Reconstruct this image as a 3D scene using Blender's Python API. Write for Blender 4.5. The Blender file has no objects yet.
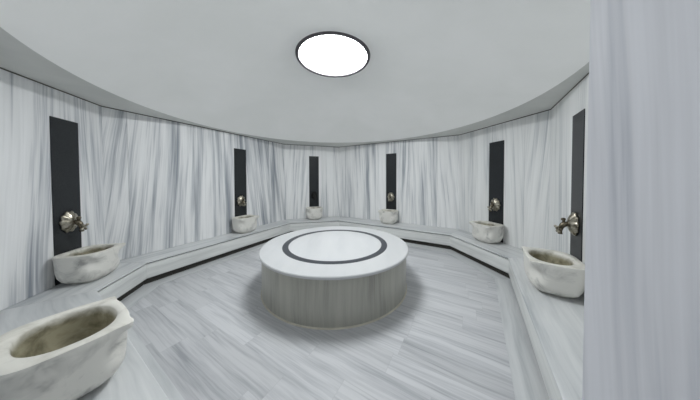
import bpy, bmesh, math, random
from mathutils import Vector, Matrix
random.seed(7)
scene = bpy.context.scene
COL = scene.collection
PI = math.pi

# ------------------------------------------------------------------ measures (metres; x right, y into the room, z up)
HT = 2.52        # height of the wall tops / flat soffit
HB = 0.333       # bench top
EYE = 1.5
A = Vector((-3.42, 2.754)); B = Vector((-1.90, 5.746)); C = Vector((-0.328, 6.288))
D = Vector((2.538, 4.596)); E = Vector((2.949, 2.930)); F = Vector((1.39, 0.514))
G = Vector((-3.14, 1.753)); H = Vector((-1.05, 0.484))
bA = Vector((-2.884, 2.794)); bB = Vector((-1.609, 5.334)); bC = Vector((-0.315, 5.616))
bD = Vector((2.085, 4.143)); bE = Vector((2.338, 2.918)); bG = Vector((-2.685, 2.081))
bH = Vector((-0.72, 0.884))                    # bench stops here, beside the doorway
bF = Vector((0.887, 0.660))                    # bench stops against the doorway pier
DC = Vector((-0.246, 2.933)); DR = 2.618       # dome springing circle
APEX = 3.225

# ------------------------------------------------------------------ helpers
def link(name, bm, m, parent=None, smooth=False, loc=None, rotz=0.0, bevel=0.0, seg=2):
    bmesh.ops.recalc_face_normals(bm, faces=bm.faces)
    me = bpy.data.meshes.new(name)
    bm.to_mesh(me); bm.free()
    o = bpy.data.objects.new(name, me)
    COL.objects.link(o)
    for mm in (m if isinstance(m, (list, tuple)) else [m]):
        me.materials.append(mm)
    if smooth:
        me.shade_smooth()
    if parent: o.parent = parent
    if loc is not None: o.location = loc
    if rotz: o.rotation_euler = (0, 0, rotz)
    if bevel:
        md = o.modifiers.new('bevel', 'BEVEL'); md.width = bevel; md.segments = seg
        md.limit_method = 'ANGLE'; md.angle_limit = math.radians(40)
    return o

def thing(name, label, cat, loc=(0, 0, 0), rotz=0.0, group=None):
    o = bpy.data.objects.new(name, None); COL.objects.link(o)
    o.empty_display_size = 0.1
    o.location = loc; o.rotation_euler = (0, 0, rotz)
    tag(o, label, cat, group)
    return o

def tag(o, label, cat, group=None):
    o['label'] = label; o['category'] = cat
    if group: o['group'] = group
    return o

def struct(o):
    o['kind'] = 'structure'
    return o

def prism(bm, pts, z0, z1):
    lo = [bm.verts.new((p[0], p[1], z0)) for p in pts]
    hi = [bm.verts.new((p[0], p[1], z1)) for p in pts]
    n = len(pts)
    bm.faces.new(lo[::-1]); bm.faces.new(hi)
    for i in range(n):
        bm.faces.new((lo[i], lo[(i + 1) % n], hi[(i + 1) % n], hi[i]))
    return bm

def box(bm, x0, x1, y0, y1, z0, z1):
    return prism(bm, [(x0, y0), (x1, y0), (x1, y1), (x0, y1)], z0, z1)

def rings(bm, layers, cap0=True, cap1=True):
    """skin a list of closed rings (each a list of xyz)"""
    R = [[bm.verts.new(p) for p in lay] for lay in layers]
    n = len(R[0])
    for a, b in zip(R, R[1:]):
        for i in range(n):
            bm.faces.new((a[i], a[(i + 1) % n], b[(i + 1) % n], b[i]))
    if cap0: bm.faces.new(R[0][::-1])
    if cap1: bm.faces.new(R[-1])
    return R

def lathe(bm, prof, n=48, axis='z', origin=(0, 0, 0)):
    """prof: list of (r, h); axis z or y"""
    layers = []
    for r, h in prof:
        lay = []
        for i in range(n):
            t = 2 * PI * i / n
            if axis == 'z':
                p = (r * math.cos(t), r * math.sin(t), h)
            elif axis == 'y':
                p = (r * math.cos(t), h, r * math.sin(t))
            else:
                p = (h, r * math.cos(t), r * math.sin(t))
            lay.append((p[0] + origin[0], p[1] + origin[1], p[2] + origin[2]))
        layers.append(lay)
    return rings(bm, layers)

def tube(bm, path, radii, n=14):
    pts = [Vector(p) for p in path]
    if not isinstance(radii, (list, tuple)): radii = [radii] * len(pts)
    layers = []
    up = Vector((1, 0, 0))
    for i, p in enumerate(pts):
        d = (pts[min(i + 1, len(pts) - 1)] - pts[max(i - 1, 0)]).normalized()
        if abs(d.dot(up)) > 0.95: u = Vector((0, 1, 0))
        else: u = up
        s = d.cross(u).normalized(); t = s.cross(d).normalized()
        layers.append([tuple(p + radii[i] * (math.cos(2 * PI * k / n) * s + math.sin(2 * PI * k / n) * t)) for k in range(n)])
    return rings(bm, layers)

# ------------------------------------------------------------------ materials
class NT:
    def __init__(self, name, rough=0.4, spec=0.5, metal=0.0):
        self.m = bpy.data.materials.new(name); self.m.use_nodes = True
        self.t = self.m.node_tree; self.b = self.t.nodes['Principled BSDF']
        self.b.inputs['Roughness'].default_value = rough
        self.b.inputs['Metallic'].default_value = metal
        self.b.inputs['Specular IOR Level'].default_value = spec
    def n(self, typ, **kw):
        nd = self.t.nodes.new(typ)
        for k, v in kw.items(): setattr(nd, k, v)
        return nd
    def set(self, sock, v):
        if hasattr(v, 'is_output'): self.t.links.new(v, sock)
        else: sock.default_value = v
    def math(self, op, a, b=None, c=None, clamp=False):
        nd = self.n('ShaderNodeMath', operation=op); nd.use_clamp = clamp
        self.set(nd.inputs[0], a)
        if b is not None: self.set(nd.inputs[1], b)
        if c is not None: self.set(nd.inputs[2], c)
        return nd.outputs[0]
    def xyz(self):
        tc = self.n('ShaderNodeTexCoord'); s = self.n('ShaderNodeSeparateXYZ')
        self.t.links.new(tc.outputs['Object'], s.inputs[0])
        return s.outputs
    def vec(self, x, y, z):
        c = self.n('ShaderNodeCombineXYZ')
        for i, v in enumerate((x, y, z)): self.set(c.inputs[i], v)
        return c.outputs[0]
    def noise(self, v, scale=1.0, detail=3.0, rough=0.5, dist=0.0):
        nd = self.n('ShaderNodeTexNoise')
        self.set(nd.inputs['Vector'], v)
        nd.inputs['Scale'].default_value = scale; nd.inputs['Detail'].default_value = detail
        nd.inputs['Roughness'].default_value = rough; nd.inputs['Distortion'].default_value = dist
        return nd.outputs[0]
    def white(self, v):
        nd = self.n('ShaderNodeTexWhiteNoise', noise_dimensions='3D'); self.set(nd.inputs['Vector'], v)
        return nd.outputs['Value']
    def ramp(self, f, stops):
        nd = self.n('ShaderNodeValToRGB'); self.set(nd.inputs[0], f)
        cr = nd.color_ramp
        while len(cr.elements) < len(stops): cr.elements.new(0.5)
        for e, (p, c) in zip(cr.elements, stops): e.position = p; e.color = (*c, 1)
        return nd.outputs[0]
    def mix(self, f, a, b, blend='MIX'):
        nd = self.n('ShaderNodeMix', data_type='RGBA', blend_type=blend)
        self.set(nd.inputs[0], f)
        for i, v in ((6, a), (7, b)):
            if isinstance(v, tuple): v = (*v, 1) if len(v) == 3 else v
            self.set(nd.inputs[i], v)
        return nd.outputs[2]
    def out(self, col): 
        if isinstance(col, tuple): self.b.inputs['Base Color'].default_value = (*col, 1)
        else: self.t.links.new(col, self.b.inputs['Base Color'])
        return self.m
    def bump(self, h, strength=0.1, dist=0.01):
        nd = self.n('ShaderNodeBump'); nd.inputs['Strength'].default_value = strength
        nd.inputs['Distance'].default_value = dist
        self.t.links.new(h, nd.inputs['Height']); self.t.links.new(nd.outputs[0], self.b.inputs['Normal'])

def wall_marble(name, seed=0.0, bold=0.5, slab=0.62, tilt=0.0, light=(0.85, 0.855, 0.86), dark=(0.27, 0.295, 0.335), rough=0.34, fan=None):
    """vertical veined marble slabs; x runs along the wall, z is up"""
    k = NT(name, rough, 0.35)
    x, y, z = k.xyz()
    q = k.math('DIVIDE', k.math('ADD', x, seed * 0.37), slab)
    cell = k.math('FLOOR', q)
    off = k.math('MULTIPLY', k.white(k.vec(cell, seed, 3.1)), 30.0)
    lean = k.math('MULTIPLY', k.math('SUBTRACT', k.white(k.vec(cell, seed, 8.7)), 0.5), 0.16 + tilt)
    if fan: lean = k.math('ADD', k.math('MULTIPLY', lean, 0.35), k.math('MULTIPLY_ADD', x, fan[1], fan[0]))   # veins splay apart along the wall
    xs = k.math('ADD', x, k.math('MULTIPLY', z, lean))
    wob = k.math('MULTIPLY', k.math('SUBTRACT', k.noise(k.vec(k.math('MULTIPLY', xs, 1.1), off, k.math('MULTIPLY', z, 0.75)), 1.0, 1.0), 0.5), 0.05 + 0.04 * bold)
    xw = k.math('ADD', xs, wob)
    broad = k.noise(k.vec(k.math('MULTIPLY', xw, 4.2), off, k.math('MULTIPLY', z, 0.30)), 1.0, 2.0, 0.55)
    fine = k.noise(k.vec(k.math('MULTIPLY', xw, 17.0), off, k.math('MULTIPLY', z, 0.45)), 1.0, 4.0, 0.6)
    hair = k.noise(k.vec(k.math('MULTIPLY', xw, 60.0), off, k.math('MULTIPLY', z, 1.4)), 1.0, 2.0, 0.5)
    f = k.math('ADD', k.math('MULTIPLY', broad, 0.38 + 0.12 * bold), k.math('ADD', k.math('MULTIPLY', fine, 0.42 - 0.09 * bold), k.math('MULTIPLY', hair, 0.20 - 0.03 * bold)))
    lo, hi = 0.335 + 0.04 * bold, 0.58 + 0.02 * bold
    mid = tuple(l * (0.62 - 0.12 * bold) + d * (0.38 + 0.12 * bold) for l, d in zip(light, dark))
    c = k.ramp(f, [(lo + 0.02, dark), (lo + 0.10, mid), (lo + 0.155, tuple(v * 0.92 for v in light)), (hi, light)])
    # hairline joints between the slabs
    fr = k.math('FRACT', q)
    j = k.math('LESS_THAN', k.math('ABSOLUTE', k.math('SUBTRACT', fr, 0.5)), 0.4965)
    c = k.mix(k.math('MULTIPLY', k.math('SUBTRACT', 1.0, j), 0.45), c, (0.30, 0.31, 0.31))
    return k.out(c)

def streak_marble(name, along='x', seed=0.0, light=(0.66, 0.675, 0.68), dark=(0.36, 0.38, 0.40), rough=0.32, f1=5.0, f2=22.0):
    """marble with streaks that run along one axis"""
    k = NT(name, rough, 0.4)
    x, y, z = k.xyz()
    a, b, c_ = (x, y, z) if along == 'x' else ((y, x, z) if along == 'y' else (z, x, y))
    b = k.math('ADD', b, k.math('MULTIPLY', k.math('SUBTRACT', k.noise(k.vec(k.math('MULTIPLY', a, 1.2), seed, b), 1.0, 2.0), 0.5), 0.12))
    n1 = k.noise(k.vec(k.math('MULTIPLY', a, 0.5), k.math('MULTIPLY', b, f1), k.math('ADD', k.math('MULTIPLY', c_, f1), seed)), 1.0, 3.0, 0.6)
    n2 = k.noise(k.vec(k.math('MULTIPLY', a, 1.2), k.math('MULTIPLY', b, f2), k.math('ADD', k.math('MULTIPLY', c_, f2), seed)), 1.0, 3.0, 0.6)
    f = k.math('ADD', k.math('MULTIPLY', n1, 0.55), k.math('MULTIPLY', n2, 0.45))
    mid = tuple((l * 2 + d) / 3 for l, d in zip(light, dark))
    return k.out(k.ramp(f, [(0.34, dark), (0.47, mid), (0.60, light)]))

def floor_marble():
    k = NT('floor_marble', 0.30, 0.4)
    x, y, z = k.xyz()
    ca, sa = 0.861, -0.508                                 # boards run with the back wall
    u = k.math('ADD', k.math('MULTIPLY', x, ca), k.math('MULTIPLY', y, sa))
    v = k.math('SUBTRACT', k.math('MULTIPLY', y, ca), k.math('MULTIPLY', x, sa))
    W, L = 0.205, 0.95
    rv = k.math('DIVIDE', v, W); row = k.math('FLOOR', rv)
    ru = k.math('ADD', k.math('DIVIDE', u, L), k.math('MULTIPLY', k.white(k.vec(row, 2.0, 5.0)), 7.0))
    colm = k.math('FLOOR', ru)
    h1 = k.white(k.vec(row, colm, 1.0)); h2 = k.white(k.vec(row, colm, 9.0))
    vw = k.math('ADD', v, k.math('MULTIPLY', k.math('SUBTRACT', k.noise(k.vec(k.math('MULTIPLY', u, 1.5), k.math('MULTIPLY', h1, 20.0), v), 1.0, 2.0), 0.5), 0.05))
    n1 = k.noise(k.vec(k.math('MULTIPLY', u, 0.7), k.math('MULTIPLY', vw, 9.0), k.math('MULTIPLY', h1, 40.0)), 1.0, 3.0, 0.6)
    n2 = k.noise(k.vec(k.math('MULTIPLY', u, 1.6), k.math('MULTIPLY', vw, 46.0), k.math('MULTIPLY', h1, 40.0)), 1.0, 3.0, 0.6)
    f = k.math('ADD', k.math('MULTIPLY', n1, 0.52), k.math('MULTIPLY', n2, 0.48))
    c = k.ramp(f, [(0.32, (0.32, 0.33, 0.352)), (0.44, (0.465, 0.473, 0.493)), (0.56, (0.575, 0.58, 0.595))])
    br = k.math('ADD', 0.93, k.math('MULTIPLY', h2, 0.09))
    c = k.mix(1.0, c, k.vec(br, br, br), 'MULTIPLY')
    ev = k.math('ABSOLUTE', k.math('SUBTRACT', k.math('FRACT', rv), 0.5))
    eu = k.math('ABSOLUTE', k.math('SUBTRACT', k.math('FRACT', ru), 0.5))
    j = k.math('MAXIMUM', k.math('GREATER_THAN', ev, 0.488), k.math('GREATER_THAN', eu, 0.4974))
    c = k.mix(k.math('MULTIPLY', j, 0.30), c, (0.36, 0.37, 0.38))
    return k.out(c)

def kurna_marble():
    k = NT('basin_marble', 0.38, 0.4)
    tc = k.n('ShaderNodeTexCoord'); oi = k.n('ShaderNodeObjectInfo')
    ad = k.n('ShaderNodeVectorMath', operation='ADD')
    k.t.links.new(tc.outputs['Object'], ad.inputs[0])
    k.t.links.new(k.vec(k.math('MULTIPLY', oi.outputs['Random'], 13.0), 0.0, 0.0), ad.inputs[1])
    n1 = k.noise(ad.outputs[0], 5.5, 4.0, 0.6, 0.6)
    c = k.ramp(n1, [(0.30, (0.36, 0.355, 0.34)), (0.39, (0.60, 0.59, 0.555)), (0.50, (0.74, 0.725, 0.68))])
    return k.out(c)

def bowl_marble():
    k = NT('bowl_marble', 0.4, 0.4)
    tc = k.n('ShaderNodeTexCoord'); s = k.n('ShaderNodeSeparateXYZ')
    k.t.links.new(tc.outputs['Object'], s.inputs[0])
    n1 = k.noise(tc.outputs['Object'], 9.0, 4.0, 0.6, 0.4)
    rim = k.ramp(n1, [(0.32, (0.56, 0.54, 0.48)), (0.55, (0.75, 0.73, 0.67))])
    lime = k.ramp(n1, [(0.35, (0.17, 0.155, 0.10)), (0.60, (0.38, 0.35, 0.25))])
    # lime stains below the water line
    edge = k.math('ADD', s.outputs[2], k.math('MULTIPLY', k.math('SUBTRACT', n1, 0.5), 0.06))
    f = k.math('MULTIPLY_ADD', edge, 22.0, -6.2, clamp=True)
    return k.out(k.mix(f, lime, rim))

def plaster(name, c1, c2, rough=0.85):
    k = NT(name, rough, 0.15)
    tc = k.n('ShaderNodeTexCoord')
    n1 = k.noise(tc.outputs['Object'], 1.1, 5.0, 0.6, 0.3)
    n2 = k.noise(tc.outputs['Object'], 30.0, 3.0, 0.6)
    k.bump(n2, 0.08, 0.004)
    return k.out(k.ramp(n1, [(0.35, c1), (0.65, c2)]))

def granite():
    k = NT('black_granite', 0.35, 0.4)
    tc = k.n('ShaderNodeTexCoord')
    n1 = k.noise(tc.outputs['Object'], 160.0, 2.0, 0.7)
    return k.out(k.ramp(n1, [(0.42, (0.010, 0.012, 0.014)), (0.70, (0.032, 0.036, 0.040))]))

def metal(name, c1, c2, rough=0.35):
    k = NT(name, rough, 0.5, 1.0)
    tc = k.n('ShaderNodeTexCoord')
    n1 = k.noise(tc.outputs['Object'], 40.0, 3.0, 0.6)
    return k.out(k.ramp(n1, [(0.35, c1), (0.65, c2)]))

def plain(name, c, rough=0.6):
    k = NT(name, rough, 0.3)
    tc = k.n('ShaderNodeTexCoord')
    n1 = k.noise(tc.outputs['Object'], 12.0, 3.0, 0.6)
    return k.out(k.ramp(n1, [(0.3, tuple(v * 0.85 for v in c)), (0.7, c)]))

M_floor = floor_marble()
M_border = streak_marble('border_marble', 'x', 4.0, light=(0.64, 0.65, 0.655), dark=(0.42, 0.44, 0.455))
M_seat = streak_marble('bench_seat_marble', 'x', 2.0, light=(0.66, 0.67, 0.67), dark=(0.37, 0.39, 0.41))
M_fascia = streak_marble('bench_fascia_marble', 'x', 7.0, light=(0.74, 0.75, 0.735), dark=(0.48, 0.49, 0.485))
M_dark = plain('recess_shade', (0.045, 0.043, 0.038), 0.8)  # near-black colour paints in the shade of the bench recess and groove
M_dome = plaster('dome_plaster', (0.895, 0.90, 0.88), (0.935, 0.935, 0.92))
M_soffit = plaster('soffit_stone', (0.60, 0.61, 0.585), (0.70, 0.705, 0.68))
M_top = streak_marble('platform_top_marble', 'y', 1.5, light=(0.56, 0.565, 0.57), dark=(0.51, 0.52, 0.53), f1=2.0, f2=7.0)
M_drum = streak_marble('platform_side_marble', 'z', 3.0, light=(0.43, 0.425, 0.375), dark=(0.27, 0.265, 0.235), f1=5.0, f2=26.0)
M_inlay = plain('inlay_granite', (0.055, 0.060, 0.070), 0.4)
M_caulk = plain('pale_grout', (0.62, 0.59, 0.50), 0.8)
M_granite = granite()
M_kurna = kurna_marble()
M_bowl = bowl_marble()
M_brass = metal('aged_brass', (0.22, 0.20, 0.155), (0.56, 0.525, 0.44), 0.32)
M_dbrass = metal('dark_brass', (0.10, 0.085, 0.06), (0.22, 0.19, 0.14), 0.38)
M_tarnish = metal('tarnished_metal', (0.02, 0.02, 0.02), (0.06, 0.06, 0.058), 0.5)
M_bezel = metal('lamp_bezel_metal', (0.10, 0.09, 0.10), (0.16, 0.15, 0.16), 0.4)

# ------------------------------------------------------------------ the shell
def wall(name, p, q, mat, z1=HT, th=0.10, z0=0.0, sp=0.0, sq=0.0):
    """slab whose inner face runs p -> q (room on the right-hand side); origin at p, x along the wall"""
    e = q - p; L = e.length; ang = math.atan2(e.y, e.x)
    bm = bmesh.new()
    prism(bm, [(0, 0), (L, 0), (L + sq, th), (-sp, th)], z0, z1)
    return struct(link(name, bm, mat, loc=(p.x, p.y, 0), rotz=ang))

mt = 0.10 * math.tan(PI / 8)
wall('wall_left', A, B, wall_marble('marble_left', 4.0, 0.75, 0.86, 0.22, dark=(0.29, 0.315, 0.35), fan=(-0.15, 0.095)), sp=mt, sq=mt)
wall('wall_back_left', B, C, wall_marble('marble_back_left', 2.0, 0.30, 0.55, light=(0.89, 0.895, 0.895), dark=(0.32, 0.345, 0.38)), sp=mt, sq=mt)
wall('wall_back', C, D, wall_marble('marble_back', 3.0, 0.30, 0.66, light=(0.89, 0.895, 0.895), dark=(0.32, 0.345, 0.38)), sp=mt, sq=mt)
wall('wall_back_right', D, E, wall_marble('marble_back_right', 4.0, 0.12, 0.57, light=(0.83, 0.835, 0.83), dark=(0.40, 0.425, 0.445)), sp=mt, sq=mt)
wall('wall_right', E, F, wall_marble('marble_right', 5.0, 0.12, 0.70, light=(0.83, 0.835, 0.83), dark=(0.40, 0.425, 0.445)), sp=mt)
wall('wall_left_near', G, A, wall_marble('marble_left_near', 6.0, 0.7, 0.55), sp=mt, sq=mt)
wall('wall_front_left', H, G, wall_marble('marble_front_left', 7.0, 0.5, 0.70), sq=mt)

# the pier beside the doorway (its marble reveal is the pale strip at the right of the photo)
M_pier = wall_marble('marble_pier', 9.3, 0.25, 3.0, light=(0.78, 0.785, 0.825), dark=(0.42, 0.44, 0.49))
bm = bmesh.new(); prism(bm, [(0, 0), (0.27, 0), (0.27, -0.78), (0, -0.62)], 0, HT)
struct(link('wall_front_right', bm, M_pier, loc=(0.742, 0.352, 0), rotz=PI / 2))
# the small lobby behind the camera
M_lobby = wall_marble('marble_lobby', 11.0, 0.3, 0.7)
wall('wall_lobby_left', Vector((-1.05, -1.35)), Vector((-1.05, 0.484)), M_lobby)
wall('wall_lobby_right', Vector((1.365, 0.352)), Vector((1.365, -1.35)), M_lobby)
wall('wall_lobby_back', Vector((1.365, -1.35)), Vector((-1.05, -1.35)), M_lobby)

bm = bmesh.new(); box(bm, -4.2, 4.2, -1.5, 7.2, -0.08, 0.0)
struct(link('floor', bm, M_floor))

M_shadow_gap = plain('shadow_gap', (0.13, 0.125, 0.11), 0.9)  # dark strips on the wall tops, painted shade of the gap under the soffit
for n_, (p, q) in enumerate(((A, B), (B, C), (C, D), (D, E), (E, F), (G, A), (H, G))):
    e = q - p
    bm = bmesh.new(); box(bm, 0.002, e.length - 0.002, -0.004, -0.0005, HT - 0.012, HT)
    struct(link('trim_%d' % (n_ + 20), bm, M_shadow_gap, loc=(p.x, p.y, 0), rotz=math.atan2(e.y, e.x)))

# dome: shallow cap over the springing circle
sag = APEX - HT; SR = (DR * DR + sag * sag) / (2 * sag); SC = APEX - SR
N = 128
bm = bmesh.new()
prof = []
K = 26
amax = math.asin(DR / SR)
lay_in, lay_out = [], []
for i in range(K):
    a = amax * (1 - i / K)
    prof.append((SR * math.sin(a), SC + SR * math.cos(a)))
layers = []
# closed shell: rim, inner skin, apex, outer skin
for r, h in prof:
    layers.append([(DC.x + r * math.cos(2 * PI * j / N), DC.y + r * math.sin(2 * PI * j / N), h) for j in range(N)])
R_ = rings(bm, layers, cap0=False, cap1=False)
top = bm.verts.new((DC.x, DC.y, APEX))
for j in range(N): bm.faces.new((R_[-1][j], R_[-1][(j + 1) % N], top))
olayers = []
for r, h in prof:
    olayers.append([(DC.x + (r + 0.0) * math.cos(2 * PI * j / N), DC.y + r * math.sin(2 * PI * j / N), h + 0.12) for j in range(N)])
O_ = rings(bm, olayers, cap0=False, cap1=False)
otop = bm.verts.new((DC.x, DC.y, APEX + 0.12))
for j in range(N):
    bm.faces.new((O_[-1][j], otop, O_[-1][(j + 1) % N]))

rim_in = [bm.verts.new(v.co) for v in R_[0]]; rim_out = [bm.verts.new(v.co) for v in O_[0]]
for j in range(N):
    bm.faces.new((rim_in[j], rim_out[j], rim_out[(j + 1) % N], rim_in[(j + 1) % N]))
struct(link('ceiling', bm, M_dome, smooth=True))
# flat soffit around the springing
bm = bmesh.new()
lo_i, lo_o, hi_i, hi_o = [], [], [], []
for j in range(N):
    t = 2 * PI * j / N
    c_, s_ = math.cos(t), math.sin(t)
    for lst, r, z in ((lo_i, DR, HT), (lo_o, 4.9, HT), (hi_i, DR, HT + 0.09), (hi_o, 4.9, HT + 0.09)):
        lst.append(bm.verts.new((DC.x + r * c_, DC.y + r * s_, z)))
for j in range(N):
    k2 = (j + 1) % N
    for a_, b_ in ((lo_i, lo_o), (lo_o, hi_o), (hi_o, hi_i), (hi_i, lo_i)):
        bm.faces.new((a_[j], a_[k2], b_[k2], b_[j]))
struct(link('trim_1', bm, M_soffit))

# ------------------------------------------------------------------ the round lamp in the dome
LC = Vector((-0.227, 2.805)); LZ = 3.19; LR = 0.512
lamp = thing('ceiling_light', 'large round glowing ceiling light with thin dark rim at the top of the dome', 'ceiling light', (LC.x, LC.y, LZ))
bm2 = bmesh.new()
# ring made as an open torus of rectangular section
sec = [(LR - 0.046, 0.0), (LR - 0.040, -0.012), (LR - 0.006, -0.012), (LR, -0.002), (LR, 0.06), (LR - 0.046, 0.06)]
ls = [[(r * math.cos(2 * PI * j / 96), r * math.sin(2 * PI * j / 96), h) for j in range(96)] for r, h in sec]
Rr = [[bm2.verts.new(p) for p in l] for l in ls]
for a_ in range(len(sec)):
    b_ = (a_ + 1) % len(sec)
    for j in range(96):
        k2 = (j + 1) % 96
        bm2.faces.new((Rr[a_][j], Rr[a_][k2], Rr[b_][k2], Rr[b_][j]))
link('bezel', bm2, M_bezel, lamp, smooth=False)
mk = bpy.data.materials.new('lamp_diffuser'); mk.use_nodes = True
nt = mk.node_tree; nt.nodes.remove(nt.nodes['Principled BSDF'])
em = nt.nodes.new('ShaderNodeEmission'); em.inputs[0].default_value = (0.95, 0.985, 1.0, 1); em.inputs[1].default_value = 20.5
nt.links.new(em.outputs[0], nt.nodes['Material Output'].inputs[0])
bm = bmesh.new(); lathe(bm, [(LR - 0.047, 0.030)] + [((LR - 0.047) * math.cos(a_ * PI / 24), 0.014 - 0.030 * math.sin(a_ * PI / 24)) for a_ in range(12)] + [(0.004, -0.016)], 96)
link('diffuser', bm, mk, lamp, smooth=True)['label'] = 'glowing white diffuser'

# ------------------------------------------------------------------ floor border (a paler strip along the benches)
FP = [bH, bG, bA, bB, bC, bD, bE, bF]
WP = [H, G, A, B, C, D, E, Vector((1.484, 0.660))]
def inset(path, d):
    out = []
    n = len(path)
    for i, p in enumerate(path):
        dirs = []
        if i > 0: dirs.append((path[i] - path[i - 1]).normalized())
        if i < n - 1: dirs.append((path[i + 1] - path[i]).normalized())
        ns = [Vector((t.y, -t.x)) for t in dirs]
        if len(ns) == 1: out.append(p + ns[0] * d)
        else:
            m = (ns[0] + ns[1]).normalized(); out.append(p + m * (d / m.dot(ns[0])))
    return out
O1 = inset(FP, -0.10); I1 = inset(FP, 0.16)
for i in range(len(FP) - 1):
    e = FP[i + 1] - FP[i]; ang = math.atan2(e.y, e.x)
    rot = Matrix.Rotation(-ang, 2)
    loc = [rot @ (p - FP[i]) for p in (O1[i], O1[i + 1], I1[i + 1], I1[i])]
    bm = bmesh.new(); prism(bm, loc, 0.0, 0.004)
    struct(link('trim_%d' % (i + 2), bm, M_border, loc=(FP[i].x, FP[i].y, 0), rotz=ang))

# ------------------------------------------------------------------ the bench that runs round the walls
bench = thing('marble_bench', 'low grey-veined marble bench running round the walls under the basins', 'bench', (0, 0, 0))
BK = inset(FP, -0.0)
fas = inset(FP, -0.008); fas_in = inset(FP, -0.04)
pl = inset(FP, -0.055)
ZS = HB - 0.022
for i in range(len(FP) - 1):
    e = FP[i + 1] - FP[i]; ang = math.atan2(e.y, e.x); rot = Matrix.Rotation(-ang, 2)
    L_ = lambda pts: [rot @ (p - FP[i]) for p in pts]
    wgap = inset(WP, 0.002)
    bm = bmesh.new(); prism(bm, L_([FP[i], FP[i + 1], wgap[i + 1], wgap[i]]), ZS, HB)
    link('seat_slab', bm, M_seat, bench, loc=(FP[i].x, FP[i].y, 0), rotz=ang, bevel=0.006)
    bm = bmesh.new(); prism(bm, L_([fas[i], fas[i + 1], fas_in[i + 1], fas_in[i]]), 0.094, ZS - 0.016)
    link('fascia', bm, M_fascia, bench, loc=(FP[i].x, FP[i].y, 0), rotz=ang, bevel=0.003)
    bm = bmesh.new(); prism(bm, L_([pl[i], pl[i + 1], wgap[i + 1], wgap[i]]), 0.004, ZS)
    link('plinth', bm, M_dark, bench, loc=(FP[i].x, FP[i].y, 0), rotz=ang)['label'] = 'recessed plinth with painted shade'
# closed end beside the doorway
e = FP[1] - FP[0]; ang = math.atan2(e.y, e.x); rot = Matrix.Rotation(-ang, 2)
endp = [fas[0], fas[0] + (FP[1] - FP[0]).normalized() * 0.03]
wq = inset(WP, 0.01)
bm = bmesh.new(); prism(bm, [rot @ (p - FP[0]) for p in (fas_in[0], fas_in[0] + (FP[1] - FP[0]).normalized() * 0.03, wq[0] + (FP[1] - FP[0]).normalized() * 0.03, wq[0])], 0.094, ZS - 0.016)
link('end_panel', bm, M_fascia, bench, loc=(FP[0].x, FP[0].y, 0), rotz=ang)

# ------------------------------------------------------------------ round platform
P0 = (-0.2195, 2.985)
plat = thing('round_platform', 'large round white marble platform with a dark ring inlay in the middle of the floor', 'platform', (P0[0], P0[1], 0))
PR = 1.0575; PH = 0.541; RB = 1.028
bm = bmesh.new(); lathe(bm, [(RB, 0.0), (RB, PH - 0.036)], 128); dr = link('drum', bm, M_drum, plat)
bm = bmesh.new(); lathe(bm, [(PR - 0.008, PH - 0.036), (PR, PH - 0.028), (PR, PH - 0.008), (PR - 0.008, PH)], 128); link('top_slab', bm, M_top, plat)
bm = bmesh.new()
sec = [(0.683, PH - 0.01), (0.683, PH + 0.0015), (0.7665, PH + 0.0015), (0.7665, PH - 0.01)]
ls = [[bm.verts.new((r * math.cos(2 * PI * j / 128), r * math.sin(2 * PI * j / 128), h)) for j in range(128)] for r, h in sec]
for a_ in range(4):
    for j in range(128):
        bm.faces.new((ls[a_][j], ls[a_][(j + 1) % 128], ls[(a_ + 1) % 4][(j + 1) % 128], ls[(a_ + 1) % 4][j]))
link('inlay_ring', bm, M_inlay, plat)['label'] = 'dark grey granite ring'
bm = bmesh.new()
sec = [(RB - 0.004, 0.0), (RB + 0.012, 0.0), (RB + 0.008, 0.009), (RB - 0.004, 0.014)]
ls = [[bm.verts.new((r * math.cos(2 * PI * j / 128), r * math.sin(2 * PI * j / 128), h)) for j in range(128)] for r, h in sec]
for a_ in range(4):
    for j in range(128):
        bm.faces.new((ls[a_][j], ls[a_][(j + 1) % 128], ls[(a_ + 1) % 4][(j + 1) % 128], ls[(a_ + 1) % 4][j]))
link('grout_bead', bm, M_caulk, plat)['label'] = 'thin cream bead at the foot'

# ------------------------------------------------------------------ granite strips, taps and basins, one set per wall
# local frame of a set: origin on the wall at floor level, +x along the wall (seen from the room: to the right), -y into the room
def kurna_outline(t, z):
    """plan of the basin at angle t and height z (0..1); +y is towards the room here"""
    n_ = 3.4
    hw, hd = 0.240, 0.200
    # body profile: narrow foot, full belly, slight neck below the rim
    prof_ = [(0.0, 0.58), (0.045, 0.61), (0.08, 0.73), (0.14, 0.82), (0.28, 0.915), (0.5, 0.97), (0.75, 0.985), (0.86, 0.985), (0.91, 1.0), (1.0, 1.0)]
    for (z0, s0), (z1, s1) in zip(prof_, prof_[1:]):
        if z0 <= z <= z1:
            s = s0 + (s1 - s0) * (z - z0) / (z1 - z0); break
    c_, s_ = math.cos(t), math.sin(t)
    r = 1.0 / ((abs(c_) / hw) ** n_ + (abs(s_) / hd) ** n_) ** (1 / n_)
    r *= s
    for te in (math.atan2(0.195, 0.222), PI - math.atan2(0.195, 0.222)):
        d = (t - te + PI) % (2 * PI) - PI
        r += 0.036 * math.exp(-(d / 0.13) ** 2) * max(0.0, min(1.0, (z - 0.80) / 0.10))          # ear at the rim
        r -= 0.040 * math.exp(-(d / 0.26) ** 2) * math.exp(-((z - 0.62) / 0.17) ** 2)            # hollow under the ear
    x_, y_ = r * c_, r * s_
    back = -hd * (0.985 if z > 0.3 else 0.94)
    return x_, max(y_, back)

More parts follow.
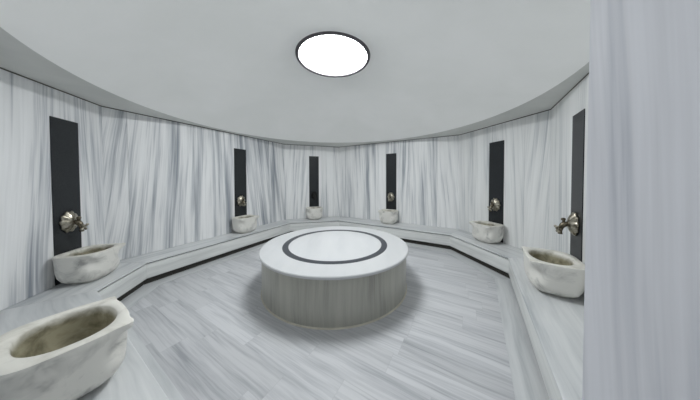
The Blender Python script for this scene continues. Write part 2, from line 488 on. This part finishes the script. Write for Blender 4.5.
KH = 0.338
def make_kurna():
    t_ = thing('marble_basin', 'x', 'basin')
    n_ = 96
    bm = bmesh.new(); lays = []
    zs = [0.0, 0.045, 0.08, 0.14, 0.20, 0.28, 0.35, 0.45, 0.55, 0.65, 0.74, 0.80, 0.85, 0.88, 0.91, 0.955, 0.99]
    for z in zs:
        lays.append([(kurna_outline(2 * PI * j / n_, z)[0], -kurna_outline(2 * PI * j / n_, z)[1] - 0.200, z * KH) for j in range(n_)])
    rings(bm, lays, cap0=True, cap1=False)
    b_ = link('basin_body', bm, M_kurna, t_, smooth=True)
    bm = bmesh.new(); lays = []
    lays.append([(kurna_outline(2 * PI * j / n_, 1.0)[0], -kurna_outline(2 * PI * j / n_, 1.0)[1] - 0.200, 0.99 * KH) for j in range(n_)])
    lays.append([(kurna_outline(2 * PI * j / n_, 1.0)[0] * 0.975, -kurna_outline(2 * PI * j / n_, 1.0)[1] * 0.975 - 0.200, KH) for j in range(n_)])
    for s, z in ((1.0, 1.0), (0.965, 0.975), (0.95, 0.9), (0.93, 0.75), (0.88, 0.55), (0.76, 0.38), (0.55, 0.27), (0.28, 0.225), (0.04, 0.215)):
        lay = []
        for j in range(n_):
            t = 2 * PI * j / n_
            c_, s_ = math.cos(t), math.sin(t)
            r = 1.0 / ((abs(c_) / 0.196) ** 2.3 + (abs(s_) / 0.156) ** 2.3) ** (1 / 2.3)
            lay.append((r * s * c_, -(r * s * s_ + 0.012) - 0.200, z * KH))
        lays.append(lay)
    rings(bm, lays, cap0=False, cap1=True)
    w_ = link('bowl', bm, M_bowl, t_, smooth=True); w_['label'] = 'cream rim and lime-stained hollow'
    return t_

def make_tap():
    t_ = thing('brass_tap', 'x', 'tap')
    bm = bmesh.new()
    # fluted oval back plate against the panel (axis -y)
    lays = []
    for r, h in ((0.090, 0.0), (0.094, -0.012), (0.086, -0.022), (0.076, -0.030), (0.062, -0.046), (0.042, -0.058), (0.024, -0.064)):
        lay = []
        for j in range(72):
            t = 2 * PI * j / 72
            rr = r * (1 + (0.07 * math.cos(10 * t) if r > 0.055 else 0))
            lay.append((rr * math.cos(t), h, 1.30 * rr * math.sin(t)))
        lays.append(lay)
    rings(bm, lays)
    link('back_plate', bm, M_brass, t_, smooth=True)
    bm = bmesh.new()
    tube(bm, [(0, -0.045, 0), (0, -0.065, -0.002), (0, -0.085, -0.012), (0, -0.102, -0.030), (0, -0.112, -0.052), (0, -0.116, -0.078), (0, -0.117, -0.104), (0, -0.117, -0.122)],
         [0.024, 0.021, 0.029, 0.026, 0.021, 0.017, 0.016, 0.021], 16)
    sp_ = link('spout', bm, M_dbrass, t_, smooth=True)
    bm = bmesh.new()
    tube(bm, [(0, -0.090, 0.008), (0, -0.092, 0.026), (0, -0.094, 0.036), (0, -0.096, 0.048), (0, -0.097, 0.056)], [0.016, 0.012, 0.020, 0.018, 0.010], 14)
    link('finial', bm, M_dbrass, sp_, smooth=True)
    bm = bmesh.new()
    tube(bm, [(0, -0.108, -0.045), (0, -0.130, -0.062), (0, -0.138, -0.068), (0, -0.150, -0.077)], [0.011, 0.010, 0.016, 0.013], 12)
    for k_ in range(4):
        a_ = k_ * PI / 2 + PI / 4
        dx, dz = math.cos(a_), math.sin(a_)
        P_ = lambda r: (dx * r, -0.142 - dz * r * 0.3, -0.071 + dz * r)
        tube(bm, [P_(0.006), P_(0.022), P_(0.032), P_(0.042), P_(0.048)], [0.009, 0.008, 0.014, 0.013, 0.006], 10)
    link('cross_handle', bm, M_brass, sp_, smooth=True)
    return t_

def make_panel():
    bm = bmesh.new(); box(bm, -0.145, 0.145, -0.008, 0.0, HB, 2.195)
    return link('granite_panel', bm, M_granite, bevel=0.002, seg=1)

def copy_tree(o, parent=None):
    c = o.copy(); COL.objects.link(c)
    if parent: c.parent = parent
    for ch in list(o.children): copy_tree(ch, c)
    return c

# wall start, wall end, position along of panel and of basin, and of tap height, wording
SETS = [
    (A, B, 2.010, 1.965, 'on the left wall', 'left wall, second basin from the left edge of the bench', 0),
    (B, C, 0.855, 0.825, '', '', 0),
    (C, D, 1.690, 1.690, '', '', 0),
    (D, E, 0.890, 0.890, '', '', 0),
    (E, F, 0.980, 1.145, '', '', 0),
    (G, A, 0.570, 0.550, '', '', 0),
    (H, G, None, 0.0, '', '', 0),
]
PANEL_L = [
    'black granite strip on the boldly veined left wall, behind its round tap',
    'black granite strip above the farthest small basin, left of the back wall centre',
    'black granite strip on the back wall, above the far right rim of the platform',
    'black granite strip right of the back wall, fully in view beside the narrower hidden one',
    'black granite strip at far right, partly hidden by the pale doorway pier',
    'black granite strip on the near left wall, left of the boldly veined wall',
]
BASIN_L = [
    'pale marble basin below the black strip of the boldly veined left wall',
    'small-looking farthest marble basin under the black strip left of the back corner',
    'rounded pale marble basin on the back wall bench, behind the platform\'s right half',
    'marble basin on the back right bench with its shaded side towards the wall',
    'large pale marble basin beside the doorway pier at the right, with cream hollow',
    'marble basin at the left edge behind the nearest basin, under the near left tap',
    'nearest marble basin at the lower left, with olive stained hollow and pointed corner',
]
TAP_L = [
    'round brass tap on the black strip of the left wall',
    'dark tap on the farthest black strip, left of the back corner',
    'small brass tap on the back wall\'s black strip, right of centre',
    'brass tap on the black strip of the back right wall',
    'large gleaming brass tap beside the doorway pier at the right',
    'dark tap at the left edge, above the second nearest basin',
]
e = (G - H).normalized()
kproto = make_kurna(); tproto = make_tap(); pproto = make_panel()
first = True
for i, (p, q, sp, sk, _, _, _) in enumerate(SETS):
    e = (q - p).normalized(); ang = math.atan2(e.y, e.x)
    nin = Vector((e.y, -e.x))
    if i == 6:
        w = Vector((-1.771 + 0.06 * 0.854, 0.916 - 0.06 * 0.52)); sk = (w - p).dot(e)
    base = p + e * sk + nin * 0.012
    k_ = kproto if i == 0 else copy_tree(kproto)
    k_.location = (base.x, base.y, HB + 0.001); k_.rotation_euler = (0, 0, ang)
    tag(k_, BASIN_L[i], 'basin', 'marble basins on the bench')
    if i in (4, 6): k_.scale = (1.20 if i == 4 else 1.10, 1.08 if i == 4 else 1.13, 1.0)   # the two nearest are a little larger
    if sp is None: continue
    w = p + e * sp
    g_ = pproto if i == 0 else copy_tree(pproto)
    g_.location = (w.x, w.y, 0.001); g_.rotation_euler = (0, 0, ang)
    tag(g_, PANEL_L[i], 'wall panel', 'black granite strips above the basins')
    t_ = tproto if i == 0 else copy_tree(tproto)
    tp = w + nin * 0.008
    t_.location = (tp.x, tp.y, 1.015); t_.rotation_euler = (0, 0, ang)
    if i == 1:                                   # this tap is tarnished nearly black
        for ch in t_.children_recursive:
            ch.material_slots[0].link = 'OBJECT'; ch.material_slots[0].material = M_tarnish
    tag(t_, TAP_L[i], 'tap', 'brass taps on the granite strips')

# ------------------------------------------------------------------ unseen fill light added in the lobby (behind the camera)
ld = bpy.data.lights.new('lobby_fill', 'AREA'); ld.shape = 'DISK'; ld.size = 0.5; ld.energy = 3.0; ld.color = (0.94, 0.97, 1.0)
lo_ = bpy.data.objects.new('lobby_fill', ld); COL.objects.link(lo_); lo_.location = (0.1, -0.7, 2.49)

# ------------------------------------------------------------------ world, camera, view
w = bpy.data.worlds.new('world'); scene.world = w; w.use_nodes = True
w.node_tree.nodes['Background'].inputs[0].default_value = (0.5, 0.52, 0.55, 1)
w.node_tree.nodes['Background'].inputs[1].default_value = 0.0

f, y0, pitch, roll = 198.4873, 183.1664, 0.02, -0.0029
cd = bpy.data.cameras.new('camera'); cam = bpy.data.objects.new('camera', cd); COL.objects.link(cam)
cd.sensor_fit = 'HORIZONTAL'; cd.sensor_width = 36.0; cd.lens = f / 700 * 36.0
cd.shift_y = (y0 - 200.0) / 700.0
cd.clip_start = 0.02
c_, s_ = math.cos(pitch), math.sin(pitch); cr, sr = math.cos(roll), math.sin(roll)
X = Vector((1, 0, 0)); U = Vector((0, s_, c_)); Fw = Vector((0, c_, -s_))
right = cr * X + sr * U; up = -sr * X + cr * U
m = Matrix(((right.x, up.x, -Fw.x, 0), (right.y, up.y, -Fw.y, 0), (right.z, up.z, -Fw.z, EYE), (0, 0, 0, 1)))
cam.matrix_world = m
scene.camera = cam

scene.view_settings.view_transform = 'Standard'
scene.view_settings.look = 'None'
scene.view_settings.gamma = 1.0
scene.view_settings.use_curve_mapping = False
scene.view_settings.exposure = 0.92
scene.cycles.use_denoising = True
scene.cycles.max_bounces = 12
scene.cycles.diffuse_bounces = 8
scene.cycles.caustics_reflective = False
scene.cycles.caustics_refractive = False
